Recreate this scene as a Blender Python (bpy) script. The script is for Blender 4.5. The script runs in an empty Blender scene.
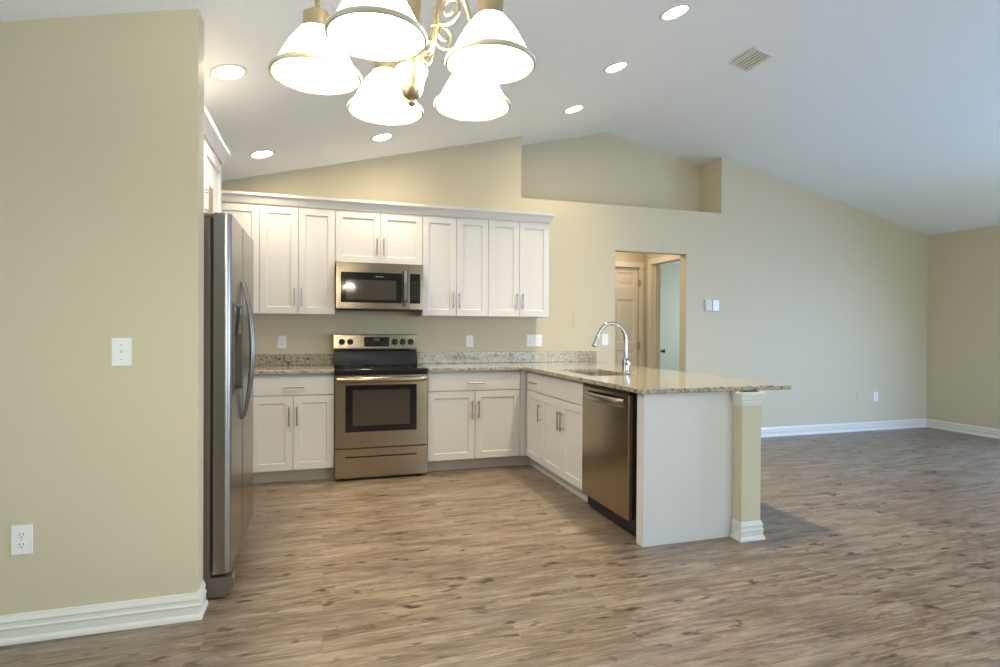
import bpy, bmesh, math, random
from mathutils import Vector, Matrix
random.seed(4)
sc = bpy.context.scene
col = sc.collection
PI = math.pi

# ------------------------------------------------------------------ camera
YAW, PITCH, ROLL, CAM_H, FOCAL = 0.3014, -0.0067, -0.0056, 1.247, 568.6
c_, s_ = math.cos(YAW), math.sin(YAW)
cp, sp = math.cos(PITCH), math.sin(PITCH)
F = Vector((s_*cp, c_*cp, sp)); R0 = Vector((c_, -s_, 0)); U0 = Vector((-s_*sp, -c_*sp, cp))
R = R0*math.cos(ROLL) - U0*math.sin(ROLL)
UP = R0*math.sin(ROLL) + U0*math.cos(ROLL)
cam_data = bpy.data.cameras.new('camera'); cam = bpy.data.objects.new('camera', cam_data); col.objects.link(cam)
cam_data.sensor_width = 36; cam_data.lens = FOCAL/1000*36; cam_data.clip_start = .05
m = Matrix.Identity(4)
for i in range(3):
    m[i][0], m[i][1], m[i][2] = R[i], UP[i], -F[i]
m[2][3] = CAM_H
cam.matrix_world = m
sc.camera = cam

# ------------------------------------------------------------------ exposure, sky, daylight
sc.view_settings.view_transform = 'Standard'; sc.view_settings.look = 'None'
sc.view_settings.gamma = 1; sc.view_settings.exposure = .18; sc.view_settings.use_curve_mapping = False
world = bpy.data.worlds.new('sky'); sc.world = world; world.use_nodes = True
wn = world.node_tree.nodes; wl = world.node_tree.links
sky = wn.new('ShaderNodeTexSky'); sky.sky_type = 'NISHITA'; sky.sun_disc = False; sky.sun_elevation = math.radians(50); sky.sun_rotation = math.radians(200)
wl.new(sky.outputs[0], wn['Background'].inputs[0]); wn['Background'].inputs[1].default_value = .25

def area(name, loc, direction, sx, sy, power, colour, spread=180):
    d = bpy.data.lights.new(name, 'AREA'); d.shape = 'RECTANGLE'; d.size = sx; d.size_y = sy
    d.energy = power; d.color = colour; d.spread = math.radians(spread)
    o = bpy.data.objects.new(name, d); col.objects.link(o); o.location = loc
    o.rotation_euler = Vector(direction).to_track_quat('-Z', 'Y').to_euler()
    return o
SKYC = (.29, .49, 1.0); LAWN = (.80, 1.0, .88)      # sky light falls, light off the lawn rises
area('daylight_door_sky', (7.66, 1.9, 1.25), (-1, 0, -.8), 3.0, 1.6, 190, SKYC)        # glass door in the right wall
area('daylight_door_lawn', (7.66, 1.9, .75), (-1, 0, .5), 3.0, 1.4, 28, (.74, .98, .90))
area('daylight_rear_sky', (4.5, -3.56, 1.5), (-.3, 1, -.25), 4.2, 1.5, 62, (.72, .86, 1))            # window behind the camera
area('daylight_rear_lawn', (4.5, -3.56, 1.0), (-.3, 1, .5), 4.2, 1.2, 40, LAWN)
area('dining_fill_added', (-2.36, .2, 1.35), (1, 0, .1), 2.0, 1.4, 24, (.68, .90, .95))        # unseen source added on the dining side to brighten the left wall
area('daylight_bedroom', (7.2, 7.3, 1.4), (-1, 0.2, 0), 1.6, 1.3, 34, (.92, .97, 1.0))
area('hall_fill_added', (3.45, 6.05, 2.42), (0, 0, -1), .3, .3, 5, (1, .82, .6))  # unseen light added under the hall ceiling to brighten the hall

# ------------------------------------------------------------------ geometry helpers
class MB:
    """collects shapes and links them as one mesh object"""
    def __init__(self): self.v = []; self.f = []
    def add(self, verts, faces, M=None):
        n = len(self.v)
        for p in verts:
            p = Vector(p); self.v.append(M @ p if M is not None else p)
        self.f += [tuple(i+n for i in f) for f in faces]
        return self
    def bm(self, b, M=None):
        b.verts.index_update()
        return self.add([v.co.copy() for v in b.verts], [[v.index for v in f.verts] for f in b.faces], M)
    def box(self, x0, x1, y0, y1, z0, z1, bev=0, M=None, seg=2):
        b = bmesh.new(); bmesh.ops.create_cube(b, size=1)
        for v in b.verts:
            v.co = Vector((x0 if v.co.x < 0 else x1, y0 if v.co.y < 0 else y1, z0 if v.co.z < 0 else z1))
        if bev > 0:
            bmesh.ops.bevel(b, geom=list(b.edges), offset=bev, segments=seg, profile=.5, affect='EDGES')
        self.bm(b, M); b.free(); return self
    def prism(self, pts, a0, a1, axis='y', M=None):
        n = len(pts)
        def P(p, a): return {'y': (p[0], a, p[1]), 'z': (p[0], p[1], a), 'x': (a, p[0], p[1])}[axis]
        v = [P(p, a0) for p in pts] + [P(p, a1) for p in pts]
        f = [tuple(range(n))[::-1], tuple(range(n, 2*n))] + [(i, (i+1) % n, n+(i+1) % n, n+i) for i in range(n)]
        return self.add(v, f, M)
    def tube(self, pts, r, seg=12, M=None, caps=True):
        pts = [Vector(p) for p in pts]; n = len(pts)
        rr = r if isinstance(r, (list, tuple)) else [r]*n
        v = []; f = []
        t0 = (pts[1]-pts[0]).normalized()
        ref = Vector((0, 0, 1)) if abs(t0.z) < .9 else Vector((1, 0, 0))
        a = t0.cross(ref).normalized()
        for i, p in enumerate(pts):
            t = (pts[min(i+1, n-1)]-pts[max(i-1, 0)]).normalized()
            a = (a - t*a.dot(t)).normalized(); b = t.cross(a)
            for k in range(seg):
                th = 2*PI*k/seg
                v.append(p + (a*math.cos(th)+b*math.sin(th))*rr[i])
        for i in range(n-1):
            for k in range(seg):
                f.append((i*seg+k, i*seg+(k+1) % seg, (i+1)*seg+(k+1) % seg, (i+1)*seg+k))
        if caps: f += [tuple(range(seg))[::-1], tuple(range((n-1)*seg, n*seg))]
        return self.add(v, f, M)
    def lathe(self, prof, seg=32, M=None, loc=(0, 0, 0)):
        v = []; f = []; n = len(prof)
        for r, z in prof:
            for k in range(seg):
                th = 2*PI*k/seg; v.append((loc[0]+r*math.cos(th), loc[1]+r*math.sin(th), loc[2]+z))
        for i in range(n-1):
            for k in range(seg):
                f.append((i*seg+k, i*seg+(k+1) % seg, (i+1)*seg+(k+1) % seg, (i+1)*seg+k))
        if prof[0][0] > 1e-6 and prof[0] != prof[-1]: f.append(tuple(range(seg))[::-1])
        if prof[-1][0] > 1e-6 and prof[0] != prof[-1]: f.append(tuple(range((n-1)*seg, n*seg)))
        return self.add(v, f, M)
    def cells(self, xs, ys, keep, z0, z1):
        """slab made of grid cells with holes; welded, no inner faces"""
        idx = {}; v = []; f = []
        def V(i, j, k):
            if (i, j, k) not in idx:
                idx[(i, j, k)] = len(v); v.append((xs[i], ys[j], (z0, z1)[k]))
            return idx[(i, j, k)]
        K = lambda i, j: 0 <= i < len(xs)-1 and 0 <= j < len(ys)-1 and keep(i, j)
        for i in range(len(xs)-1):
            for j in range(len(ys)-1):
                if not K(i, j): continue
                f.append((V(i, j, 1), V(i+1, j, 1), V(i+1, j+1, 1), V(i, j+1, 1)))
                f.append((V(i, j, 0), V(i, j+1, 0), V(i+1, j+1, 0), V(i+1, j, 0)))
                if not K(i-1, j): f.append((V(i, j, 0), V(i, j, 1), V(i, j+1, 1), V(i, j+1, 0)))
                if not K(i+1, j): f.append((V(i+1, j, 0), V(i+1, j+1, 0), V(i+1, j+1, 1), V(i+1, j, 1)))
                if not K(i, j-1): f.append((V(i, j, 0), V(i+1, j, 0), V(i+1, j, 1), V(i, j, 1)))
                if not K(i, j+1): f.append((V(i, j+1, 0), V(i, j+1, 1), V(i+1, j+1, 1), V(i+1, j+1, 0)))
        return self.add(v, f)
    def build(self, name, mat, parent=None, angle=35, fix=True):
        me = bpy.data.meshes.new(name)
        off = Vector((0, 0, 0)); p = parent
        while p is not None: off += p.location; p = p.parent
        me.from_pydata([tuple(v-off) for v in self.v], [], self.f)
        if fix:
            b = bmesh.new(); b.from_mesh(me)
            bmesh.ops.recalc_face_normals(b, faces=list(b.faces)); b.to_mesh(me); b.free()
        for q in me.polygons: q.use_smooth = True
        me.set_sharp_from_angle(angle=math.radians(angle))
        me.materials.append(mat)
        o = bpy.data.objects.new(name, me); col.objects.link(o)
        wm = o.modifiers.new('even_normals', 'WEIGHTED_NORMAL'); wm.keep_sharp = True
        if parent is not None: o.parent = parent
        return o

def frame(O, U, N):
    """local (u across, w outward, v up) to world"""
    U = Vector(U); N = Vector(N); Z = U.cross(N); Z = Z if Z.z > 0 else -Z
    M = Matrix.Identity(4)
    for i in range(3): M[i][0], M[i][1], M[i][2], M[i][3] = U[i], N[i], Z[i], O[i]
    return M
def thing(name, label, cat, loc, group=None):
    o = bpy.data.objects.new(name, None); col.objects.link(o); o.location = loc; o.empty_display_size = .05
    o['label'] = label; o['category'] = cat
    if group: o['group'] = group
    bpy.context.view_layer.update()
    return o
def tag(o, label, cat, group=None):
    o['label'] = label; o['category'] = cat
    if group: o['group'] = group
    return o
def struct(name, mb, mat, parent=None):
    o = mb.build(name, mat, parent)
    if parent is None: o['kind'] = 'structure'
    return o

# ------------------------------------------------------------------ materials
def lin(r, g, b):
    f = lambda c: (c/255/12.92 if c/255 <= .04045 else ((c/255+.055)/1.055)**2.4)
    return (f(r), f(g), f(b), 1)
def mat(name, colour, rough=.5, metal=0, spec=.5, coat=0):
    mt = bpy.data.materials.new(name); mt.use_nodes = True
    b = mt.node_tree.nodes['Principled BSDF']
    b.inputs['Base Color'].default_value = colour; b.inputs['Roughness'].default_value = rough
    b.inputs['Metallic'].default_value = metal; b.inputs['Specular IOR Level'].default_value = spec
    b.inputs['Coat Weight'].default_value = coat
    return mt, mt.node_tree.nodes, mt.node_tree.links, b
def noise(n, l, scale, detail=4, rough=.5, vec=None, stretch=None):
    t = n.new('ShaderNodeTexNoise'); t.inputs['Scale'].default_value = scale
    t.inputs['Detail'].default_value = detail; t.inputs['Roughness'].default_value = rough
    tc = n.new('ShaderNodeTexCoord'); mp = n.new('ShaderNodeMapping')
    l.new(tc.outputs['Object'], mp.inputs[0]); l.new(mp.outputs[0], t.inputs['Vector'])
    if stretch: mp.inputs['Scale'].default_value = stretch
    return t
def ramp(n, l, src, stops):
    r = n.new('ShaderNodeValToRGB'); l.new(src, r.inputs[0])
    e = r.color_ramp.elements
    while len(e) < len(stops): e.new(.5)
    for q, (p, c) in zip(e, stops): q.position = p; q.color = c
    return r
def mixc(n, l, fac, a, b, mode='MIX'):
    x = n.new('ShaderNodeMix'); x.data_type = 'RGBA'; x.blend_type = mode
    for sock, val in ((0, fac), (6, a), (7, b)):
        if hasattr(val, 'is_output') or hasattr(val, 'links'): l.new(val, x.inputs[sock])
        else: x.inputs[sock].default_value = val
    return x.outputs[2]
def bump(n, l, b, src, strength, dist=.002):
    u = n.new('ShaderNodeBump'); u.inputs['Strength'].default_value = strength; u.inputs['Distance'].default_value = dist
    l.new(src, u.inputs['Height']); l.new(u.outputs[0], b.inputs['Normal'])

WALL, n, l, b = mat('wall_paint', lin(207, 197, 171), .55, spec=.3)
t = noise(n, l, 220, 3); bump(n, l, b, t.outputs[0], .10, .002)
CEIL, n, l, b = mat('ceiling_paint', lin(243, 247, 249), .8, spec=.2)
t = noise(n, l, 70, 4, .6); r = ramp(n, l, t.outputs[0], [(.42, (0, 0, 0, 1)), (.62, (1, 1, 1, 1))]); bump(n, l, b, r.outputs[0], .25, .004)
TRIM, n, l, b = mat('trim_paint', lin(224, 221, 213), .35)
t = noise(n, l, 60, 2); bump(n, l, b, t.outputs[0], .03, .001)
CAB, n, l, b = mat('cabinet_paint', lin(215, 213, 211), .32)
t = noise(n, l, 40, 2); bump(n, l, b, t.outputs[0], .02, .001)
TOE, n, l, b = mat('toe_kick_board', lin(190, 180, 168), .5)
t = noise(n, l, 30, 3); bump(n, l, b, t.outputs[0], .03, .001)
DOORP, n, l, b = mat('interior_door_paint', lin(226, 216, 200), .4)
t = noise(n, l, 50, 2); bump(n, l, b, t.outputs[0], .03, .001)
PLATE, n, l, b = mat('white_plastic', lin(240, 240, 238), .3)
t = noise(n, l, 50, 2); bump(n, l, b, t.outputs[0], .01, .001)
SLOT, n, l, b = mat('outlet_slot', lin(60, 58, 55), .5)
VENT, n, l, b = mat('vent_enamel', lin(238, 236, 230), .4)

def steel(name, colour, rough, stretch, aniso=.0, bumps=.02):
    mt, n, l, b = mat(name, colour, rough, 1)
    t = noise(n, l, 6, 3, .6, stretch=stretch)
    mr = n.new('ShaderNodeMapRange'); mr.inputs['To Min'].default_value = rough*(.97 if bumps == 0 else .8); mr.inputs['To Max'].default_value = rough*(1.03 if bumps == 0 else 1.25)
    l.new(t.outputs[0], mr.inputs[0]); l.new(mr.outputs[0], b.inputs['Roughness'])
    if bumps: bump(n, l, b, t.outputs[0], bumps, .001)
    if aniso:
        tg = n.new('ShaderNodeTangent'); tg.direction_type = 'RADIAL'; tg.axis = 'Z'; l.new(tg.outputs[0], b.inputs['Tangent'])
        b.inputs['Anisotropic'].default_value = aniso; b.inputs['Anisotropic Rotation'].default_value = .25
    return mt
STEEL = steel('brushed_steel', lin(166, 152, 132), .2, (1, 1, 90), .5)
STEELF = steel('fridge_steel', lin(168, 163, 156), .27, (1, 1, 90), 0, 0)
DSTEEL = steel('dark_handle_steel', lin(128, 124, 118), .24, (1, 1, 30), 0, 0)
SINKM = steel('sink_steel', lin(205, 200, 190), .3, (40, 1, 1))
NICKEL = steel('brushed_nickel', lin(190, 172, 140), .34, (1, 1, 40))
CHROME, n, l, b = mat('polished_chrome', lin(188, 190, 192), .08, 1)
t = noise(n, l, 4, 2); bump(n, l, b, t.outputs[0], .01, .001)
PULL = steel('pull_nickel', lin(178, 170, 158), .3, (1, 1, 60))
BGLASS, n, l, b = mat('black_glass', lin(16, 16, 17), .06, coat=.3)
t = noise(n, l, 3, 2); bump(n, l, b, t.outputs[0], .005, .001)
OVENGL, n, l, b = mat('oven_window_glass', lin(70, 62, 54), .08, coat=.4)
t = noise(n, l, 5, 2); bump(n, l, b, t.outputs[0], .005, .001)
BLACK, n, l, b = mat('black_plastic', lin(24, 24, 25), .4)
t = noise(n, l, 80, 2); bump(n, l, b, t.outputs[0], .03, .001)
GREY, n, l, b = mat('appliance_grey', lin(112, 102, 92), .42, .3)
t = noise(n, l, 120, 2); bump(n, l, b, t.outputs[0], .05, .001)
LGREY, n, l, b = mat('display_print', lin(165, 168, 170), .5)
LOGO, n, l, b = mat('logo_print', lin(170, 168, 164), .4)

def emis(name, colour, strength):
    mt, n, l, b = mat(name, colour, .4); b.inputs['Emission Color'].default_value = colour; b.inputs['Emission Strength'].default_value = strength
    return mt
LENS = emis('lamp_lens', (1, .85, .62, 1), 95)
SHADE = emis('lit_frosted_glass', (1, .955, .79, 1), 28)
BULB = emis('lit_bulb', (1, .93, .8, 1), 12)
RIMG, n, l, b = mat('shade_rim_glass', lin(222, 205, 176), .3)

# granite
GRAN, n, l, b = mat('granite', lin(190, 182, 165), .12, coat=.2)
t1 = noise(n, l, 9, 5, .6); t2 = noise(n, l, 55, 5, .65)
base = ramp(n, l, t1.outputs[0], [(.3, lin(156, 149, 134)), (.5, lin(184, 174, 154)), (.7, lin(176, 161, 134))]).outputs[0]
k1 = ramp(n, l, t2.outputs[0], [(.40, (1, 1, 1, 1)), (.50, (0, 0, 0, 1))]).outputs[0]
base = mixc(n, l, k1, base, lin(116, 109, 98))
vo = n.new('ShaderNodeTexVoronoi'); vo.inputs['Scale'].default_value = 75; tc = n.new('ShaderNodeTexCoord'); l.new(tc.outputs['Object'], vo.inputs['Vector'])
t3 = noise(n, l, 28, 4, .6)
k2 = ramp(n, l, t3.outputs[0], [(.60, (0, 0, 0, 1)), (.66, (1, 1, 1, 1))]).outputs[0]
base = mixc(n, l, k2, base, lin(84, 78, 71))
t4 = noise(n, l, 90, 3, .6)
k3 = ramp(n, l, t4.outputs[0], [(.60, (0, 0, 0, 1)), (.68, (1, 1, 1, 1))]).outputs[0]
base = mixc(n, l, k3, base, lin(192, 186, 173))
l.new(base, b.inputs['Base Color'])

# plank floor
FLOOR, n, l, b = mat('wood_plank_floor', lin(160, 138, 112), .34, spec=.45)
tc = n.new('ShaderNodeTexCoord'); br = n.new('ShaderNodeTexBrick')
br.inputs['Scale'].default_value = 1; br.inputs['Brick Width'].default_value = 1.22; br.inputs['Row Height'].default_value = .152
br.inputs['Mortar Size'].default_value = .0012; br.inputs['Mortar Smooth'].default_value = .4; br.offset = .37
br.inputs['Color1'].default_value = (0, 0, 0, 1); br.inputs['Color2'].default_value = (1, 1, 1, 1); br.inputs['Mortar'].default_value = (.5, .5, .5, 1)
l.new(tc.outputs['Object'], br.inputs['Vector'])
# shift the grain per plank
sep = n.new('ShaderNodeSeparateColor'); l.new(br.outputs['Color'], sep.inputs[0])
mul = n.new('ShaderNodeMath'); mul.operation = 'MULTIPLY'; mul.inputs[1].default_value = 7.3; l.new(sep.outputs[0], mul.inputs[0])
cmb = n.new('ShaderNodeCombineXYZ'); l.new(mul.outputs[0], cmb.inputs[0]); l.new(mul.outputs[0], cmb.inputs[2])
vadd = n.new('ShaderNodeVectorMath'); vadd.operation = 'ADD'; l.new(tc.outputs['Object'], vadd.inputs[0]); l.new(cmb.outputs[0], vadd.inputs[1])
def fn(scale, detail, rough, st, dist=0):
    t = n.new('ShaderNodeTexNoise'); t.inputs['Scale'].default_value = scale; t.inputs['Detail'].default_value = detail; t.inputs['Roughness'].default_value = rough; t.inputs['Distortion'].default_value = dist
    mp = n.new('ShaderNodeMapping'); mp.inputs['Scale'].default_value = st
    l.new(vadd.outputs[0], mp.inputs[0]); l.new(mp.outputs[0], t.inputs['Vector']); return t.outputs[0]
g1 = fn(2.2, 8, .72, (1.0, 5.5, 1), .6)
g2 = fn(6, 8, .78, (.8, 13, 1), .5)
g3 = fn(7.5, 3, .5, (1.0, 2.4, 1), .3)
g4 = fn(2.0, 4, .6, (.7, 2.2, 1))
g5 = fn(10, 6, .7, (.45, 9, 1), .8)
cA = ramp(n, l, g1, [(.35, lin(100, 82, 65)), (.46, lin(142, 120, 97)), (.53, lin(180, 159, 133)), (.64, lin(208, 192, 169))]).outputs[0]
cB = ramp(n, l, g2, [(.37, lin(92, 74, 58)), (.48, lin(146, 124, 101)), (.55, lin(180, 160, 136)), (.66, lin(212, 197, 174))]).outputs[0]
base = mixc(n, l, .5, cA, cB)
gg = ramp(n, l, g4, [(.45, (0, 0, 0, 1)), (.65, (1, 1, 1, 1))]).outputs[0]
ggs = n.new('ShaderNodeMath'); ggs.operation = 'MULTIPLY'; ggs.inputs[1].default_value = .28; l.new(gg, ggs.inputs[0])
base = mixc(n, l, ggs.outputs[0], base, lin(150, 142, 136))
st_ = ramp(n, l, g5, [(.56, (0, 0, 0, 1)), (.68, (1, 1, 1, 1))]).outputs[0]
sts = n.new('ShaderNodeMath'); sts.operation = 'MULTIPLY'; sts.inputs[1].default_value = .45; l.new(st_, sts.inputs[0])
base = mixc(n, l, sts.outputs[0], base, lin(88, 70, 55))
kn = ramp(n, l, g3, [(.60, (0, 0, 0, 1)), (.72, (1, 1, 1, 1))]).outputs[0]
base = mixc(n, l, kn, base, lin(84, 60, 42))
pl = ramp(n, l, sep.outputs[0], [(0, (.96, .955, .95, 1)), (1, (1.03, 1.03, 1.03, 1))]).outputs[0]
base = mixc(n, l, 1.0, base, pl, 'MULTIPLY'); base = mixc(n, l, 1.0, base, (.62, .625, .665, 1), 'MULTIPLY')
mor = n.new('ShaderNodeMath'); mor.operation = 'MULTIPLY'; mor.inputs[1].default_value = .2; l.new(br.outputs['Fac'], mor.inputs[0])
base = mixc(n, l, mor.outputs[0], base, lin(90, 72, 56))
l.new(base, b.inputs['Base Color'])
bump(n, l, b, g2, .12, .002)

# ------------------------------------------------------------------ the room
D = 5.468; ZN = 2.59; NX0, NX1, NY = 1.917, 4.342, 5.851
DX0, DX1, DZ = 2.991, 3.882, 2.106
XR = 7.578; XLo = -2.3; YL = 2.71; XE = -.513; YB = -3.6
ceilL = lambda x: 2.739+.2486*x
ceilR = lambda x: 4.207-.2243*x
XA = (4.207-2.739)/(.2486+.2243)
ceil = lambda x: min(ceilL(x), ceilR(x))
E_ = .02
fl = MB().box(XLo-.1, 9.2, YB-.1, 9.1, -.06, 0); struct('floor', fl, FLOOR)
ce = MB()
ce.prism([(XLo-.12, ceilL(XLo-.12)), (XA, ceilL(XA)), (XR+.12, ceilR(XR+.12)), (XR+.12, ceilR(XR+.12)+.12), (XA, ceilL(XA)+.12), (XLo-.12, ceilL(XLo-.12)+.12)], YB-.1, 5.96)
struct('ceiling', ce, CEIL)

def wpoly(x0, x1, z0, top=None):
    """wall outline from z0 up to z top, or up to the sloped ceiling"""
    if top is not None: return [(x0, z0), (x1, z0), (x1, top), (x0, top)]
    p = [(x0, z0), (x1, z0), (x1, ceil(x1)+E_)]
    if x0 < XA < x1: p.append((XA, ceil(XA)+E_))
    return p + [(x0, ceil(x0)+E_)]
wb = MB()
for poly in (wpoly(-1.35, NX0, 0), wpoly(NX0, DX0, 0, ZN), wpoly(DX0, DX1, DZ, ZN), wpoly(DX1, NX1, 0, ZN), wpoly(NX1, XR+.1, 0)):
    wb.prism(poly, D, D+.11)
wb.box(NX0-.1, NX1+.1, D+.11, NY+.1, ZN-.1, ZN)                                # ledge of the niche
wb.prism(wpoly(NX0-.1, NX1+.1, ZN-.1), NY, NY+.1)                              # back of the niche
wb.prism(wpoly(NX0-.1, NX0, ZN-.1), D+.11, NY); wb.prism(wpoly(NX1, NX1+.1, ZN-.1), D+.11, NY)
struct('wall_back', wb, WALL)
struct('wall_left', MB().prism(wpoly(XLo-.1, XE, 0), YL, YL+.125), WALL)
struct('wall_kitchen_left', MB().prism([(YL+.125, 0), (D, 0), (D, ceil(-1.25)+E_), (YL+.125, ceil(-1.25)+E_)], -1.35, -1.25, 'x'), WALL)
struct('wall_dining_left', MB().prism([(YB, 0), (-.85, 0), (-.85, ceil(XLo)+E_), (YB, ceil(XLo)+E_)], XLo-.1, XLo, 'x')
    .prism([(1.25, 0), (YL, 0), (YL, ceil(XLo)+E_), (1.25, ceil(XLo)+E_)], XLo-.1, XLo, 'x')
    .box(XLo-.1, XLo, -.85, 1.25, 0, .6).box(XLo-.1, XLo, -.85, 1.25, 2.08, ceil(XLo)+E_), WALL)
wr = MB(); zt = ceil(XR)+E_
wr.box(XR, XR+.1, 3.42, D, 0, zt); wr.box(XR, XR+.1, YB, .38, 0, zt); wr.box(XR, XR+.1, .38, 3.42, 2.06, zt)
struct('wall_right', wr, WALL)
wk = MB()
for poly in (wpoly(XLo-.1, 2.35, 0), wpoly(6.65, XR+.1, 0), wpoly(2.35, 6.65, 2.3), [(2.35, 0), (6.65, 0), (6.65, .4), (2.35, .4)]):
    wk.prism(poly, YB-.1, YB)
struct('wall_rear', wk, WALL)
def window(name, O, U, N, w, h, panes):
    M = frame(O, U, N); f = MB()
    for a0, a1, b0, b1 in ((0, .05, 0, h), (w-.05, w, 0, h), (.05, w-.05, 0, .05), (.05, w-.05, h-.05, h)): f.box(a0, a1, -.06, .01, b0, b1, .004, M)
    for k in range(1, panes): f.box(w*k/panes-.025, w*k/panes+.025, -.05, .0, .05, h-.05, .004, M)
    struct(name, f, TRIM)
window('window_1', (XR, 3.42, 0), (0, -1, 0), (-1, 0, 0), 3.04, 2.06, 2)
window('window_2', (2.35, YB, .4), (1, 0, 0), (0, 1, 0), 4.3, 1.9, 3)

window('dining_window_added', (XLo, -.85, .6), (0, 1, 0), (1, 0, 0), 2.1, 1.48, 2)  # unseen window, added to go with the extra dining-side light

# hall and bedroom seen through the opening
HX, HY = 4.0, 6.5
hall = MB().box(2.85, 2.9, D+.11, HY, 0, 2.46)
hall.box(2.85, 3.15, HY, HY+.1, 0, 2.46); hall.box(3.15, HX+.1, HY, HY+.1, 2.07, 2.46); hall.box(3.905, HX, HY, HY+.1, 0, 2.07)
struct('wall_hall_back', hall, WALL)
BY0, BY1, BZ = 5.70, 6.36, 2.09
hr = MB().box(HX, HX+.1, D+.11, BY0, 0, 2.46); hr.box(HX, HX+.1, BY1, HY, 0, 2.46); hr.box(HX, HX+.1, BY0, BY1, BZ, 2.46)
hr.box(DX1, HX, D+.11, D+.12, 0, 2.46)
struct('wall_hall_right', hr, WALL)
struct('ceiling_hall', MB().box(2.85, 9.1, D+.11, 9.0, 2.46, 2.485), CEIL)
bd = MB().box(HX, 9.1, 8.95, 9.05, 0, 2.46); bd.box(9.0, 9.1, D+.11, 8.95, 0, 2.46); bd.box(HX, HX+.1, HY+.1, 8.95, 0, 2.46)
struct('wall_bedroom', bd, mat('bedroom_paint', lin(188, 200, 186), .6)[0])
# casings
tr = MB()
tr.box(3.905, 3.965, HY-.018, HY, 0, 2.06, .004); tr.box(2.9, 3.965, HY-.018, HY, 2.06, 2.125, .004); struct('trim_1', tr, DOORP)
tr = MB()
tr.box(HX-.018, HX, BY1, BY1+.065, 0, BZ+.07, .004); tr.box(HX-.018, HX, BY0-.065, BY0, 0, BZ+.07, .004); tr.box(HX-.018, HX, BY0, BY1, BZ, BZ+.07, .004)
tr.box(HX, HX+.1, BY1-.015, BY1, 0, BZ); tr.box(HX+.04, HX+.055, BY1-.028, BY1-.015, 0, BZ)
struct('trim_2', tr, DOORP)
def panel_door(name, M, w, h, panels, t=.035):
    """moulded door: slab with raised fields inside sunk mouldings"""
    f = MB(); us = sorted({0, w} | {q for p in panels for q in p[:2]}); vs = sorted({0, h} | {q for p in panels for q in p[2:]})
    isp = lambda a, b: any(p[0] <= a < p[1] and p[2] <= b < p[3] for p in panels)
    for i in range(len(us)-1):
        for j in range(len(vs)-1):
            if not isp(us[i], vs[j]): f.box(us[i], us[i+1], 0, t, vs[j], vs[j+1], 0, M)
    for p in panels:
        q = .016; r_ = [(0, t), (q, t-.010), (q+.022, t-.010), (q+.045, t-.003)]
        for (a, wa), (b_, wb_) in zip(r_, r_[1:]):
            o = [(p[0]+a, wa, p[2]+a), (p[1]-a, wa, p[2]+a), (p[1]-a, wa, p[3]-a), (p[0]+a, wa, p[3]-a)]
            i_ = [(p[0]+b_, wb_, p[2]+b_), (p[1]-b_, wb_, p[2]+b_), (p[1]-b_, wb_, p[3]-b_), (p[0]+b_, wb_, p[3]-b_)]
            f.add(o+i_, [(k, (k+1) % 4, 4+(k+1) % 4, 4+k) for k in range(4)], M)
        a, wa = r_[-1]; f.add([(p[0]+a, wa, p[2]+a), (p[1]-a, wa, p[2]+a), (p[1]-a, wa, p[3]-a), (p[0]+a, wa, p[3]-a)], [(0, 1, 2, 3)], M)
        f.box(p[0], p[1], 0, t-.02, p[2], p[3], 0, M)
    o = f.build(name, DOORP, fix=True); o['kind'] = 'structure'; return o
def knob(M, u, v, w, parent, m=PULL):
    k = MB(); Mk = M @ Matrix.Translation((u, w, v)) @ Matrix.Rotation(-PI/2, 4, 'X')
    k.lathe([(.0, 0), (.03, 0), (.03, .005), (.012, .008), (.010, .028), (.024, .034), (.029, .045), (.024, .056), (.0, .06)], 20, Mk)
    return k.build('door_knob', m, parent)
Md = frame((3.9, HY+.06, .012), (-1, 0, 0), (0, -1, 0))
d1 = panel_door('door_1', Md, .71, 2.045, [(.05, .31, 1.80, 1.985), (.05, .31, 1.075, 1.635), (.05, .31, .15, .985), (.40, .66, 1.80, 1.985), (.40, .66, 1.075, 1.635), (.40, .66, .15, .985)])
knob(Md, .665, .95, .035, d1)
for z in (.25, 1.05, 1.86): MB().box(3.897, 3.912, HY-.024, HY+.02, z-.045, z+.045, .002).build('door_hinge', NICKEL, d1)
ang = math.radians(34)
Mb = frame((HX+.1, BY1+.02, .012), (math.sin(ang), math.cos(ang), 0), (math.cos(ang), -math.sin(ang), 0))
d2 = panel_door('door_2', Mb, .68, 2.045, [(.08, .30, 1.80, 1.96), (.38, .60, 1.80, 1.96), (.08, .30, 1.075, 1.66), (.38, .60, 1.075, 1.66), (.08, .30, .15, .985), (.38, .60, .15, .985)])
knob(Mb, .62, .95, .035, d2, BLACK)

# baseboards
BP = [(0, 0), (.021, 0), (.021, .010), (.018, .018), (.012, .024), (.012, .054), (.0155, .058), (.0155, .062), (.010, .068), (.009, .080), (.012, .085), (.011, .092), (.006, .100), (.004, .110), (0, .112)]
def baseboard(name, runs):
    f = MB()
    for (p, q, N, m0, m1) in runs:   # from p to q, outward normal N, mitre (+1 outer, -1 inner corner) at either end
        p = Vector((p[0], p[1], 0)); q = Vector((q[0], q[1], 0)); N = Vector((N[0], N[1], 0)); T = (q-p).normalized()
        k = len(BP)
        v = [p+N*a-T*a*m0+Vector((0, 0, z)) for a, z in BP] + [q+N*a+T*a*m1+Vector((0, 0, z)) for a, z in BP]
        f.add(v, [tuple(range(k))[::-1], tuple(range(k, 2*k))]+[(i, (i+1) % k, k+(i+1) % k, k+i) for i in range(k)])
    struct(name, f, TRIM)
baseboard('baseboard_left', [((XLo, YL), (XE, YL), (0, -1), -1, 1), ((XE, YL), (XE, YL+.125), (1, 0), 1, 0)])
baseboard('baseboard_back', [((DX1, D), (XR, D), (0, -1), 0, -1)])
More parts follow.
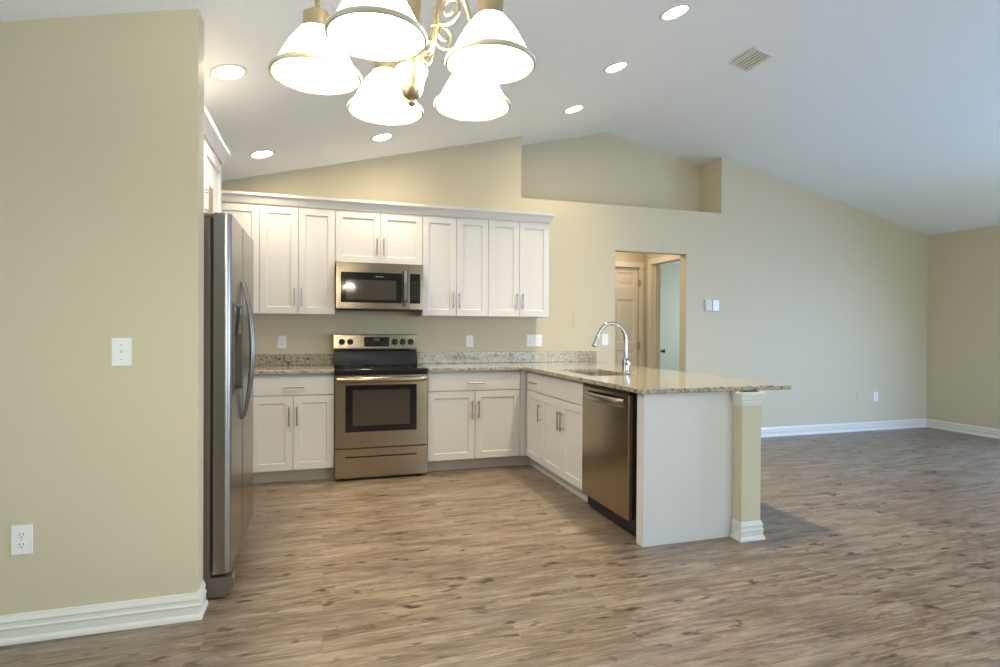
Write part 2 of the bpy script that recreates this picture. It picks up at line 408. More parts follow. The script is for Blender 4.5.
baseboard('baseboard_right', [((XR, D), (XR, 3.42), (-1, 0), -1, 0), ((XR, .38), (XR, YB), (-1, 0), 0, -1)])
# knee wall behind the peninsula, its baseboard and its cap
KX0, KX1, KY = 2.375, 2.512, 2.79
struct('wall_peninsula', MB().box(KX0, KX1, KY, D, 0, .884), WALL)
baseboard('baseboard_peninsula', [((KX0, 2.862), (KX0, KY), (-1, 0), 0, 1), ((KX0, KY), (KX1, KY), (0, -1), 1, 1), ((KX1, KY), (KX1, D), (1, 0), 1, 0)])
cap = MB()
for a, z0, z1 in ((.006, .800, .812), (.009, .812, .835), (.013, .835, .86), (.018, .86, .884)):
    cap.box(KX0-a, KX1+a, KY-a, 2.864, z0, z1, .003); cap.box(KX1-.002, KX1+a, 2.864, D-.002, z0, z1, .003)
struct('trim_3', cap, TRIM)

# ------------------------------------------------------------------ cabinet parts
def shaker(M, u0, u1, v0, v1, parent, t=.019, st=.057, flat=False, name='door'):
    f = MB()
    if flat:
        f.box(u0, u1, 0, t, v0, v1, .003, M)
        return f.build(name, CAB, parent)
    c = .002; rec = .008; sl = .005
    rings = [(0, 0), (0, t-c), (c, t), (st, t), (st+sl, t-rec)]
    R_ = []
    for a, w in rings: R_.append([(u0+a, w, v0+a), (u1-a, w, v0+a), (u1-a, w, v1-a), (u0+a, w, v1-a)])
    v = [q for r in R_ for q in r]; fc = [(3, 2, 1, 0)]
    for i in range(len(R_)-1):
        for k in range(4): fc.append((4*i+k, 4*i+(k+1) % 4, 4*i+4+(k+1) % 4, 4*i+4+k))
    k = 4*(len(R_)-1); fc.append((k, k+1, k+2, k+3)); f.add(v, fc, M)
    return f.build(name, CAB, parent, angle=20)
def pull(M, u, v, w, length, vertical, parent, r=.0058):
    f = MB(); so = .032; L = length/2; P = L-.022
    if vertical:
        f.tube([(u, w+so, v-L), (u, w+so, v+L)], r, 12, M)
        for k in (-P, P): f.tube([(u, w-.001, v+k), (u, w+so, v+k)], r*.8, 10, M)
    else:
        f.tube([(u-L, w+so, v), (u+L, w+so, v)], r, 12, M)
        for k in (-P, P): f.tube([(u+k, w-.001, v), (u+k, w+so, v)], r*.8, 10, M)
    return f.build('handle', PULL, parent)
g = .0018
def upper(label, x0, x1, z0, ztop, doors, hz, loc=None, hand=None):
    """wall cabinet on the back wall; doors = edges between doors"""
    t = thing('upper_cabinet', label, 'cabinet', ((x0+x1)/2, D, z0), 'white wall cabinets')
    MB().box(x0+.0008, x1-.0008, 5.157, D-.001, z0, 2.287, .001).build('body', CAB, t)
    M = frame((0, 5.157, 0), (1, 0, 0), (0, -1, 0))
    for i in range(len(doors)-1):
        d = shaker(M, doors[i]+g, doors[i+1]-g, z0+.003, 2.276, t)
        side = hand[i]
        if side: pull(M, (doors[i]+.029) if side < 0 else (doors[i+1]-.029), hz, .019, .15, True, d)
    return t
xr0, xr1 = .0925, .8565
upper('white blind corner wall cabinet half hidden behind the refrigerator', -1.249, -.512, 1.37, 2.276, [-1.249, -.88, -.512], 1.52, hand=(1, -1))
upper('tall white two-door wall cabinet just left of the microwave', -.512, xr0+.004, 1.37, 2.276, [-.512, -.205, xr0+.004], 1.515, hand=(1, -1))
upper('short white two-door wall cabinet directly above the microwave', xr0+.004, xr1, 1.826, 2.276, [xr0+.004, .481, xr1], 1.972, hand=(1, -1))
upper('tall white two-door wall cabinet just right of the microwave', xr1, 1.479, 1.37, 2.276, [xr1, 1.172, 1.479], 1.515, hand=(1, -1))
upper('last white two-door wall cabinet, at the open right end of the run', 1.479, 2.095, 1.37, 2.276, [1.479, 1.788, 2.095], 1.52, hand=(1, -1))
# crown on the back run
CP = [(0, 0), (.008, 0), (.010, .010), (.016, .018), (.020, .034), (.030, .052), (.040, .060), (.043, .074), (.043, .082), (0, .082)]
def crown(f, path, z):
    """sweep CP along a 2-D path with outward on the right-hand side"""
    n_ = len(path); rings = []
    P = [Vector((p[0], p[1], 0)) for p in path]
    for i in range(n_):
        d0 = (P[i]-P[i-1]).normalized() if i else None; d1 = (P[i+1]-P[i]).normalized() if i < n_-1 else None
        nr = lambda d: Vector((d.y, -d.x, 0))
        if d0 is None: o = nr(d1)
        elif d1 is None: o = nr(d0)
        else:
            o = (nr(d0)+nr(d1)); o = o/(1+nr(d0).dot(nr(d1)))
        rings.append([P[i]+o*a+Vector((0, 0, z+b_)) for a, b_ in CP])
    k = len(CP); v = [q for r in rings for q in r]; fc = [tuple(range(k))[::-1], tuple(range((n_-1)*k, n_*k))]
    for i in range(n_-1):
        for j in range(k): fc.append((i*k+j, i*k+(j+1) % k, (i+1)*k+(j+1) % k, (i+1)*k+j))
    f.add(v, fc)
f = MB(); crown(f, [(-1.249, 5.137), (2.095, 5.137), (2.095, D-.001)], 2.2875)
tag(f.build('crown_molding', CAB), 'long white crown molding along the top of the back wall cabinets', 'molding')

# cabinet over the refrigerator
FY0, FY1, FX = 2.837, 3.935, -.612
t = thing('upper_cabinet', 'white two-door wall cabinet above the refrigerator, against the side wall', 'cabinet', (-1.25, 3.4, 1.8), 'white wall cabinets')
MB().box(-1.249, FX-.019, FY0, FY1, 1.80, 2.275, .001).build('body', CAB, t)
M = frame((FX-.019, 0, 0), (0, 1, 0), (1, 0, 0)); mid = (FY0+FY1)/2
for a, b_, hu in ((FY0, mid, mid-.03), (mid, FY1, mid+.03)):
    d = shaker(M, a+g, b_-g, 1.803, 2.262, t); pull(M, hu, 1.93, .019, .15, True, d)
f = MB(); crown(f, [(FX, FY0), (FX, FY1), (-1.249, FY1)][::-1] if False else [(FX, FY0), (FX, FY1), (-1.249, FY1)], 2.2755)
f.build('crown', CAB, t)

# base cabinets on the back wall
YC = 4.851; ZT = .884
def base(label, x0, x1, xb0, xb1, ys, hd=.735):
    t = thing('base_cabinet', label, 'cabinet', ((x0+x1)/2, D-.3, 0), 'white base cabinets')
    MB().box(xb0, xb1, YC+.019, D-.001, .105, ZT, .001).build('body', CAB, t)
    MB().box(xb0, xb1+(.0755 if xb1 > 1 else 0), YC+.085, YC+.10, 0, .105).build('toe_kick', TOE, t)
    if xb1 > 1: MB().box(1.705, 1.7765, YC-.001, YC+.019, .105, ZT, .001).build('filler_stile', CAB, t)
    M = frame((0, YC+.019, 0), (1, 0, 0), (0, -1, 0))
    dr = shaker(M, x0+g, x1-g, .712, .866, t, flat=True, name='drawer'); pull(M, (x0+x1)/2, .778, .019, .17, False, dr)
    mid = (x0+x1)/2 if ys is None else ys
    for a, b_, hu in ((x0, mid, mid-.03), (mid, x1, mid+.03)):
        d = shaker(M, a+g, b_-g, .108, .704, t); pull(M, hu, .545, .019, .155, True, d)
    return t
base('white base cabinet with one drawer over two doors, between refrigerator and range', -.545, .088, -1.249, .0885, -.2295)
base('white base cabinet with one drawer over two doors, right of the range', .861, 1.703, .8605, 1.758, 1.281)
# peninsula cabinets
XP = 1.7586
MP = frame((XP+.019, 0, 0), (0, -1, 0), (-1, 0, 0))
def pen(label, ya, yb, doors, hand, drawer):
    t = thing('base_cabinet', label, 'cabinet', (XP+.3, (ya+yb)/2, 0), 'white base cabinets')
    top = MB()
    for w_ in ((XP+.019, XP+.037, yb, ya), (2.355, 2.373, yb, ya), (XP+.037, 2.355, yb, yb+.016), (XP+.037, 2.355, ya-.016, ya)): top.box(*w_, .105, ZT)
    top.box(XP+.037, 2.355, yb+.016, ya-.016, .105, .12)
    top.build('body', CAB, t)
    MB().box(XP+.075, XP+.09, yb, YC+.0845 if ya > 4.8 else ya, 0, .105).build('toe_kick', CAB, t)
    dr = shaker(MP, -ya+g, -yb-g, .712, .866, t, flat=True, name='drawer' if drawer else 'false_drawer_front')
    if drawer: pull(MP, -(ya+yb)/2, .785, .019, .15, False, dr)
    for i in range(len(doors)-1):
        d = shaker(MP, -doors[i]+g, -doors[i+1]-g, .108, .704, t)
        pull(MP, (-doors[i]+.028) if hand[i] < 0 else (-doors[i+1]-.028), .545, .019, .155, True, d)
    return t
pen('narrow white one-door peninsula cabinet in the inside corner', 4.829, 4.446, [4.829, 4.446], (1,), True)
pen('white two-door peninsula cabinet below the sink, beside the dishwasher', 4.446, 3.648, [4.446, 4.03, 3.648], (1, -1), False)
f = MB().box(XP, XP+.075, 2.866, 2.942, 0, ZT, .002); f.box(XP+.075, 2.374, 2.869, 2.889, 0, ZT, .001)
tag(f.build('end_panel', CAB), 'plain white end panel closing the peninsula beside the dishwasher', 'panel')

# ------------------------------------------------------------------ countertops
def bevel_mod(o, w=.004):
    md = o.modifiers.new('bevel', 'BEVEL'); md.width = w; md.segments = 2; md.limit_method = 'ANGLE'; md.angle_limit = math.radians(40)
t = thing('countertop', 'short speckled granite countertop left of the range', 'countertop', (-.6, 5.1, .885), 'granite countertops')
bevel_mod(MB().cells([-1.249, .0885], [4.817, D-.001], lambda i, j: True, .885, .915).build('slab', GRAN, t))
bevel_mod(MB().box(-1.249, .0885, D-.021, D-.001, .915, 1.017).build('backsplash', GRAN, t), .003)
t = thing('countertop', 'long L-shaped granite countertop running over the peninsula', 'countertop', (2.2, 4.1, .885), 'granite countertops')
SX0, SX1, SY0, SY1 = 1.875, 2.262, 3.74, 4.43
xs = [.8605, 1.722, SX0, SX1, 2.797]; ys = [2.832, SY0, SY1, 4.817, D-.001]
o = MB().cells(xs, ys, lambda i, j: (i > 0 or j == 3) and not (i == 2 and j == 1), .885, .915).build('slab', GRAN, t)
b = bmesh.new(); b.from_mesh(o.data)                                         # rounded outer corner
b.edges.ensure_lookup_table()
off = t.location
e = [q for q in b.edges if all(abs(v.co.x+off.x-2.797) < 1e-4 and abs(v.co.y+off.y-2.832) < 1e-4 for v in q.verts)]
e2 = [q for q in b.edges if all(abs(v.co.x+off.x-1.722) < 1e-4 and abs(v.co.y+off.y-2.832) < 1e-4 for v in q.verts)]
bmesh.ops.bevel(b, geom=e, offset=.03, segments=6, profile=.5, affect='EDGES')
b.to_mesh(o.data); b.free()
bevel_mod(o)
bevel_mod(MB().box(.8605, 2.765, D-.021, D-.001, .915, 1.027).build('backsplash', GRAN, t), .003)

# sink
t = thing('kitchen_sink', 'undermount steel sink basin set into the granite peninsula', 'sink', ((SX0+SX1)/2, (SY0+SY1)/2, .68))
f = MB(); w_ = .004
prof = [(.884, .012), (.884, -.004), (.70, .004), (.685, .02), (.682, .10)]
rings = []
def rr(x0, x1, y0, y1, r, z, k=6):
    out = []
    for cx, cy, a0 in ((x1-r, y1-r, 0), (x0+r, y1-r, 90), (x0+r, y0+r, 180), (x1-r, y0+r, 270)):
        for i in range(k+1):
            a = math.radians(a0+90*i/k); out.append((cx+r*math.cos(a), cy+r*math.sin(a), z))
    return out
for z, ins in ((.884, -.013), (.884, .001), (.715, .006), (.692, .018), (.685, .04), (.683, .12)):
    rings.append(rr(SX0+ins, SX1-ins, SY0+ins, SY1-ins, .05, z))
k = len(rings[0]); v = [q for r in rings for q in r]; fc = []
for i in range(len(rings)-1):
    for j in range(k): fc.append((i*k+j, i*k+(j+1) % k, (i+1)*k+(j+1) % k, (i+1)*k+j))
fc.append(tuple(range((len(rings)-1)*k, len(rings)*k)))
f.add(v, fc); o = f.build('basin', SINKM, t); sm = o.modifiers.new('thickness', 'SOLIDIFY'); sm.thickness = .0012; sm.offset = -1
MB().lathe([(0, .002), (.02, .002), (.032, .004), (.042, .006), (.045, .003), (.045, 0)], 24, loc=((SX0+SX1)/2, (SY0+SY1)/2, .684)).build('drain', CHROME, t)

# faucet
fx, fy = 2.296, 4.02
t = thing('kitchen_faucet', 'tall chrome gooseneck faucet standing behind the sink', 'faucet', (fx, fy, .915))
MB().lathe([(0, 0), (.031, 0), (.031, .006), (.027, .012), (.0255, .03), (.0255, .085), (.022, .10), (.018, .115), (.0, .115)], 28, loc=(fx, fy, .915)).build('base', CHROME, t)
path = [(fx, fy, 1.02), (fx, fy, 1.10), (fx, fy, 1.165)]; rad = .124
for i in range(1, 15):
    a = PI*i/14*.90; path.append((fx-rad+rad*math.cos(a), fy, 1.168+rad*1.08*math.sin(a)))
end = Vector(path[-1]); dr = (end-Vector(path[-2])).normalized()
path.append(tuple(end+dr*.02))
MB().tube(path, .0142, 16).build('spout', CHROME, t)
p0 = end+dr*.012
sh = MB().tube([p0, p0+dr*.012, p0+dr*.05, p0+dr*.078, p0+dr*.082], [.0145, .0165, .0175, .0205, .019], 18).build('spray_head', CHROME, t)
MB().tube([p0+dr*.0815, p0+dr*.085], [.016, .015], 16).build('nozzle', BLACK, sh)
hb = MB().tube([(fx, fy-.018, .985), (fx, fy-.05, .985)], .0165, 18)
hb.tube([(fx, fy-.05, .985), (fx, fy-.056, .985)], [.0165, .012], 18)
hb.tube([(fx, fy-.044, .995), (fx+.004, fy-.052, 1.03), (fx+.006, fy-.062, 1.075)], [.0065, .006, .0055], 12)
hb.build('handle', CHROME, t)

# ------------------------------------------------------------------ refrigerator
RX, RY0, RY1, RS = -.405, 2.862, 3.772, 3.262
t = thing('refrigerator', 'stainless side-by-side refrigerator with ice dispenser, beside the left wall', 'refrigerator', (-.85, 3.31, 0))
MB().box(-1.22, -.492, RY0+.004, RY1-.004, .03, 1.752, .006).build('body', GREY, t)
MB().box(-.70, -.50, RY0+.07, RY1-.07, .015, .097, .003).build('kick_grille', GREY, t)
for y in (RY0+.006,):
    MB().prism([(-.70, .012), (-.425, .012), (-.392, .06), (-.392, .090), (-.400, .099), (-.478, .099), (-.70, .099)], y, y+.07, 'y').build('foot_cover', GREY, t)
for y in (RY0+.05, RY1-.05):
    hc = MB().box(-.56, -.43, y-.045, y+.045, 1.752, 1.772, .006); hc.build('hinge_cover', GREY, t)
for x in (-.55, -1.15):
    for y in (RY0+.06, RY1-.06): MB().lathe([(0, 0), (.022, 0), (.022, .006), (.012, .01), (.012, .031), (0, .031)], 16, loc=(x, y, 0)).build('foot', BLACK, t)
def door_profile(y0, y1, r0, r1):
    """door cross-section seen from above with rounded front corners and a slight bow"""
    x0, x1 = -.478, RX; p = [(x0, y1), (x0, y0)]
    def arc(cx, cy, r, a0, a1): return [(cx+r*math.cos(math.radians(a0+(a1-a0)*i/6)), cy+r*math.sin(math.radians(a0+(a1-a0)*i/6))) for i in range(7)]
    p += arc(x1-r0, y0+r0, r0, -90, 0) if r0 else [(x1, y0)]
    p += arc(x1-r1, y1-r1, r1, 0, 90) if r1 else [(x1, y1)]
    return p
Z0, Z1 = .118, 1.774; DY0, DY1, DZ0, DZ1 = 2.925, 3.205, .93, 1.365
f = MB()
f.prism(door_profile(RY0, RS-.003, .03, .02), Z0, DZ0, 'z'); f.prism(door_profile(RY0, RS-.003, .03, .02), DZ1, Z1, 'z')
f.prism(door_profile(RY0, DY0, .03, 0), DZ0, DZ1, 'z'); f.prism(door_profile(DY1, RS-.003, 0, .02), DZ0, DZ1, 'z')
f.box(-.478, -.47, DY0, DY1, DZ0, DZ1)
fd = f.build('freezer_door', STEELF, t)
fr = MB().prism(door_profile(RS+.003, RY1, .02, .03), Z0, Z1, 'z').build('fresh_food_door', STEELF, t)
for y0, y1 in ((RY0+.012, RS-.012), (RS+.012, RY1-.012)): MB().box(-.492, -.478, y0, y1, Z0+.01, Z1-.02).build('door_gasket', BLACK, t)
dp = MB()
for q in ((DY0, DY1, DZ1-.012, DZ1), (DY0, DY1, DZ0, DZ0+.012), (DY0, DY0+.01, DZ0+.012, DZ1-.012), (DY1-.01, DY1, DZ0+.012, DZ1-.012)): dp.box(-.462, RX+.006, *q, .002)
dp = dp.build('dispenser', GREY, fd)
MB().box(-.465, RX+.004, DY0+.01, DY1-.01, 1.215, DZ1-.012, .004).build('control_panel', BGLASS, fd)
cv = MB().box(-.468, -.462, DY0+.01, DY1-.01, DZ0+.012, 1.215); cv.box(-.462, RX-.004, DY0+.012, DY1-.012, DZ0+.012, DZ0+.024, .002); cv.build('dispenser_cavity', BLACK, fd)
pd = MB()
for y in (DY0+.085, DY1-.085): pd.box(-.462, -.435, y-.025, y+.025, 1.02, 1.17, .006)
pd.box(-.462, -.425, DY0+.06, DY1-.06, 1.175, 1.213, .004)
pd.build('dispenser_paddle', GREY, fd)
for y, par in ((3.226, fd), (3.298, fr)):
    pts = []; 
    for i in range(25):
        s = i/24; z = .775+s*.715; x = RX+.004+.042*math.sin(PI*s)**.8
        pts.append((x, y, z))
    MB().tube(pts, [.006+.004*math.sin(PI*i/24) for i in range(25)], 14).build('handle', DSTEEL, par)

# ------------------------------------------------------------------ range
x0, x1, YF = .091, .850, 4.797
t = thing('kitchen_range', 'stainless electric range with black glass cooktop, under the microwave', 'stove', (.4735, 5.1, 0))
MB().box(x0+.004, x1-.004, YF+.03, 5.44, .022, .893, .002).build('body', GREY, t)
for x in (x0+.06, x1-.06):
    for y in (YF+.08, 5.36): MB().lathe([(0, 0), (.018, 0), (.018, .008), (.01, .012), (.01, .024), (0, .024)], 14, loc=(x, y, 0)).build('foot', BLACK, t)
ct = MB().box(x0-.0015, x1+.0015, YF-.006, 5.40, .868, .917, .008, seg=3).build('cooktop', BGLASS, t)
for bx, by, br_ in ((.29, 4.97, .105), (.67, 4.97, .08), (.29, 5.24, .08), (.67, 5.24, .10)):
    MB().lathe([(br_, 0), (br_, .0006), (br_-.004, .0006), (br_-.004, 0)], 40, loc=(bx, by, .917)).build('burner_ring', GREY, ct)
# backguard: sloping black glass below a steel control panel
bg = MB().prism([(5.355, .917), (5.455, .917), (5.455, 1.19), (5.40, 1.19), (5.405, 1.062)], x0+.002, x1-.006, 'x').build('backguard', BGLASS, t)
cpn = MB().prism([(5.372, 1.050), (5.46, 1.050), (5.46, 1.197), (5.398, 1.197), (5.388, 1.190), (5.380, 1.075), (5.369, 1.060)], x0, x1-.004, 'x').build('control_panel', STEEL, t)
Mc = frame((0, 5.384, 0), (1, 0, 0), (0, -1, 0))
ds = MB().box(.362, .588, -.01, .006, 1.086, 1.171, .002, Mc).build('display', BGLASS, cpn)
mk = MB(); random.seed(2)
for j, v in enumerate((1.102, 1.122, 1.142)):
    for i in range(9):
        if i in (4,) or (j == 2 and 2 < i < 7): continue
        u = .377+i*.0235; mk.box(u, u+.011, .006, .0066, v, v+.004, 0, Mc)
mk.box(.445, .50, .006, .0066, 1.140, 1.158, 0, Mc)
mk.build('display_marks', GREY, ds)
for u in (.163, .238, .641, .714, .789):
    kb = MB(); Mk = Mc @ Matrix.Translation((u, .002, 1.128)) @ Matrix.Rotation(-PI/2, 4, 'X')
    kb.lathe([(0, 0), (.028, 0), (.028, .004), (.0245, .007), (.022, .026), (.019, .029), (0, .029)], 24, Mk)
    kb.box(u-.004, u+.004, .028, .034, 1.128-.02, 1.128+.02, .0015, Mc)
    kb.build('knob', BLACK, cpn)
# door
def door_hole(f, a0, a1, b0, b1, h, ya, yb, bev=0):
    """front slab a0..a1 x b0..b1 with a hole h=(u0,u1,v0,v1)"""
    f.cells_ = None
    f.box(a0, h[0], ya, yb, b0, b1); f.box(h[1], a1, ya, yb, b0, b1); f.box(h[0], h[1], ya, yb, b0, h[2]); f.box(h[0], h[1], ya, yb, h[3], b1)
f = MB(); door_hole(f, x0+.002, x1-.002, .272, .862, (.175, .757, .40, .785), YF, YF+.03)
od = f.build('oven_door', STEEL, t)
MB().box(.1745, .7575, YF-.002, YF+.02, .3995, .7855, .002).build('door_glass', BGLASS, od)
MB().box(.232, .700, YF-.0035, YF+.0, .452, .745, .001).build('oven_window', OVENGL, od)
hd = MB(); pts = []
for i in range(21):
    s = i/20; pts.append((x0+.02+s*(x1-x0-.04), YF-.03-.022*math.sin(PI*s)**.5, .832))
hd.tube(pts, [.0225]*21, 18)
for x in (x0+.035, x1-.035): hd.box(x-.014, x+.014, YF-.035, YF+.002, .818, .852, .005)
hd.build('handle', STEEL, od)
# drawer
f = MB(); door_hole(f, x0+.002, x1-.002, .024, .260, (.175, .757, .190, .212), YF, YF+.03)
dw = f.build('storage_drawer', STEEL, t)
gr = MB().box(.175, .757, YF+.018, YF+.03, .19, .212); gr.prism([(YF-.002, .1895), (YF+.018, .1895), (YF+.018, .196)], .175, .757, 'x')
gr.build('finger_groove', STEEL, dw)

# ------------------------------------------------------------------ microwave
x0, x1, YM, Z0, Z1 = .103, .852, 5.062, 1.412, 1.822
t = thing('microwave_oven', 'stainless over-the-range microwave hung between the wall cabinets', 'microwave', (.4775, D, 1.412))
MB().box(x0, x1, YM+.03, D-.002, Z0+.012, Z1, .003).build('body', GREY, t)
MB().box(x0+.02, x1-.02, YM+.06, D-.04, Z0-.004, Z0+.012, .003).build('vent_tray', BLACK, t)
sx = .724
f = MB(); door_hole(f, x0, sx-.0015, Z0+.012, Z1-.001, (.142, .664, 1.475, 1.738), YM, YM+.03)
md = f.build('door', STEEL, t)
MB().box(.1415, .6645, YM-.001, YM+.02, 1.4745, 1.7385, .0015).build('door_glass', BGLASS, md)
MB().box(.185, .612, YM-.0022, YM, 1.50, 1.672, .0008).build('window', OVENGL, md)
lg = MB(); Ml = frame((0, YM-.001, 0), (1, 0, 0), (0, -1, 0))
for i in range(6): lg.box(.436+i*.0115, .4445+i*.0115, 0, .0008, 1.700, 1.7065, 0, Ml)
lg.build('logo', LOGO, md)
f = MB(); door_hole(f, sx+.0015, x1, Z0+.012, Z1-.001, (.734, .826, 1.475, 1.738), YM, YM+.03)
cpn = f.build('control_panel', STEEL, t)
kp = MB().box(.7335, .8265, YM-.001, YM+.02, 1.4745, 1.7385, .0015).build('keypad', BGLASS, cpn)
mk = MB()
for j in range(8):
    for i in range(3): mk.box(.749+i*.0245, .761+i*.0245, 0, .0006, 1.515+j*.021, 1.519+j*.021, 0, Ml)
mk.build('key_marks', GREY, kp)
hd = MB(); pts = []
for i in range(17):
    s = i/16; pts.append((.690, YM-.022-.018*math.sin(PI*s)**.6, 1.445+s*.315))
v = []; fc = []
for p in pts:
    for du, dy in ((-.019, .004), (-.013, -.006), (.013, -.006), (.019, .004)): v.append((p[0]+du, p[1]+dy, p[2]))
for i in range(16):
    for k in range(4): fc.append((4*i+k, 4*i+(k+1) % 4, 4*i+4+(k+1) % 4, 4*i+4+k))
fc += [(3, 2, 1, 0), (64, 65, 66, 67)]
hd.add(v, fc)
for z in (1.452, 1.752): hd.box(.675, .705, YM-.022, YM+.001, z-.008, z+.008, .002)
hd.build('handle', CHROME, md, angle=30)

# ------------------------------------------------------------------ dishwasher
ya, yb = 3.644, 2.948; XD = 1.731
t = thing('dishwasher', 'stainless built-in dishwasher in the peninsula, beside the end panel', 'dishwasher', (2.05, (ya+yb)/2, 0))
MB().box(XD+.055, 2.36, yb+.004, ya-.004, .02, .868, .002).build('tub', BLACK, t)
MB().box(XD+.075, XD+.09, yb+.01, ya-.006, 0, .115).build('kick_plate', BLACK, t)
d = MB().box(XD, XD+.05, yb+.046, ya-.022, .112, .862, .006).build('door', STEEL, t)
MB().box(XD+.012, XD+.052, yb+.055, ya-.006, .863, .879, .003).build('control_strip', BLACK, t)
hd = MB(); pts = []
for i in range(21):
    s = i/20; pts.append((XD-.012-.034*math.sin(PI*s)**.5, yb+.085+s*(ya-yb-.18), .808))
v = []; fc = []
for p in pts:
    for dx, dz in ((.004, -.026), (-.007, -.017), (-.009, .0), (-.007, .017), (.004, .026)): v.append((p[0]+dx, p[1], p[2]+dz))
for i in range(20):
    for k in range(5): fc.append((5*i+k, 5*i+(k+1) % 5, 5*i+5+(k+1) % 5, 5*i+5+k))
fc += [(4, 3, 2, 1, 0), (100, 101, 102, 103, 104)]
hd.add(v, fc)
for y in (yb+.097, ya-.107): hd.box(XD-.014, XD+.001, y-.012, y+.012, .795, .821, .003)
hd.build('handle', STEELF, d, angle=50)

# ------------------------------------------------------------------ plates on the walls
def plate_thing(name, label, cat, c, N, w, h, group=None, mt=PLATE):
    U = {(0, -1): (1, 0, 0), (-1, 0): (0, -1, 0)}[N]
    t = thing(name, label, cat, c, {'outlet': 'white wall outlets', 'light switch': 'white light switch plates', 'wall plate': 'blank beige wall plates'}[cat])
    M = frame(c, U, (N[0], N[1], 0))
    MB().box(-w/2, w/2, .0002, .006, -h/2, h/2, .0025, M).build('plate', mt, t)
    return t, M
def duplex(t, M, du=0):
    for dv in (.0195, -.0195):
        f = MB(); Mk = M @ Matrix.Translation((du, .006, dv)) @ Matrix.Rotation(-PI/2, 4, 'X')
        f.lathe([(0, 0), (.0165, 0), (.0165, .0015), (.0155, .002), (0, .002)], 24, Mk); r = f.build('receptacle', PLATE, t)
        s = MB()
        for a in (-.0063, .0063): s.box(du+a-.0011, du+a+.0011, .0075, .0085, dv-.001, dv+.008, 0, M)
        s.lathe([(0, 0), (.0026, 0), (.0026, .0006), (0, .0006)], 12, M @ Matrix.Translation((du, .0078, dv-.0075)) @ Matrix.Rotation(-PI/2, 4, 'X'))
        s.build('slot', SLOT, r)
    MB().lathe([(0, 0), (.003, 0), (.002, .0012), (0, .0012)], 12, M @ Matrix.Translation((du, .006, 0)) @ Matrix.Rotation(-PI/2, 4, 'X')).build('screw', LGREY, t)
def rocker(t, M, du=0):
    f = MB(); f.prism([(.006, -.033), (.0072, -.033), (.0072, 0), (.011, .033), (.006, .033)], du-.0165, du+.0165, 'x', M)
    f.build('rocker', PLATE, t)
def toggle(t, M):
    f = MB().box(-.005, .005, .006, .0075, -.012, .012, .001, M); f.prism([(.006, -.004), (.006, .004), (.018, .012), (.019, .006)], -.004, .004, 'x', M); f.build('toggle', PLATE, t)
    for dv in (.03, -.03): MB().lathe([(0, 0), (.003, 0), (.002, .0012), (0, .0012)], 12, M @ Matrix.Translation((0, .006, dv)) @ Matrix.Rotation(-PI/2, 4, 'X')).build('screw', LGREY, t)
t, M = plate_thing('light_switch', 'white single toggle switch plate on the near left wall', 'light switch', (-.795, YL, 1.146), (0, -1), .072, .116); toggle(t, M)
t, M = plate_thing('wall_outlet', 'white duplex outlet low on the near left wall', 'outlet', (-1.137, YL, .404), (0, -1), .072, .116); duplex(t, M)
t, M = plate_thing('wall_outlet', 'white outlet above the backsplash between refrigerator and range', 'outlet', (-.354, D, 1.125), (0, -1), .072, .116); duplex(t, M)
t, M = plate_thing('wall_outlet', 'small white outlet above the backsplash, right of the range', 'outlet', (1.384, D, 1.131), (0, -1), .072, .116); duplex(t, M)
t, M = plate_thing('light_switch', 'wide white plate with outlet and switches under the last wall cabinet', 'light switch', (2.069, D, 1.138), (0, -1), .168, .12)
duplex(t, M, -.046); rocker(t, M, 0.0); rocker(t, M, .046)
t, M = plate_thing('light_switch', 'white single rocker switch on the back wall, seen behind the faucet', 'light switch', (2.875, D, 1.146), (0, -1), .074, .12)
rocker(t, M, 0)
t, M = plate_thing('wall_plate', 'blank wall plate painted the wall colour, above the faucet', 'wall plate', (2.535, D, 1.354), (0, -1), .072, .122, mt=WALL)
MB().lathe([(0, 0), (.006, 0), (.004, .003), (0, .003)], 14, M @ Matrix.Translation((0.004, .006, 0)) @ Matrix.Rotation(-PI/2, 4, 'X')).build('screw', LGREY, t)
t = thing('thermostat', 'small white thermostat on the back wall right of the doorway', 'thermostat', (4.215, D, 1.535)); M = frame((4.215, D, 1.535), (1, 0, 0), (0, -1, 0))
MB().box(-.092, -.005, .0002, .024, -.062, .062, .004, M).build('housing', mat('thermostat_plastic', lin(214, 210, 204), .4)[0], t)
MB().box(.002, .085, .0002, .03, -.062, .062, .004, M).build('cover', PLATE, t)
t, M = plate_thing('wall_outlet', 'white outlet low on the far back wall near the right corner', 'outlet', (6.694, D, .426), (0, -1), .078, .118); duplex(t, M)
t, M = plate_thing('wall_plate', 'faint beige blank plate low on the far back wall, left of the outlet', 'wall plate', (6.42, D, .43), (0, -1), .075, .118, mt=WALL)
MB().lathe([(0, 0), (.004, 0), (.003, .002), (0, .002)], 12, M @ Matrix.Translation((0, .006, 0)) @ Matrix.Rotation(-PI/2, 4, 'X')).build('screw', WALL, t)

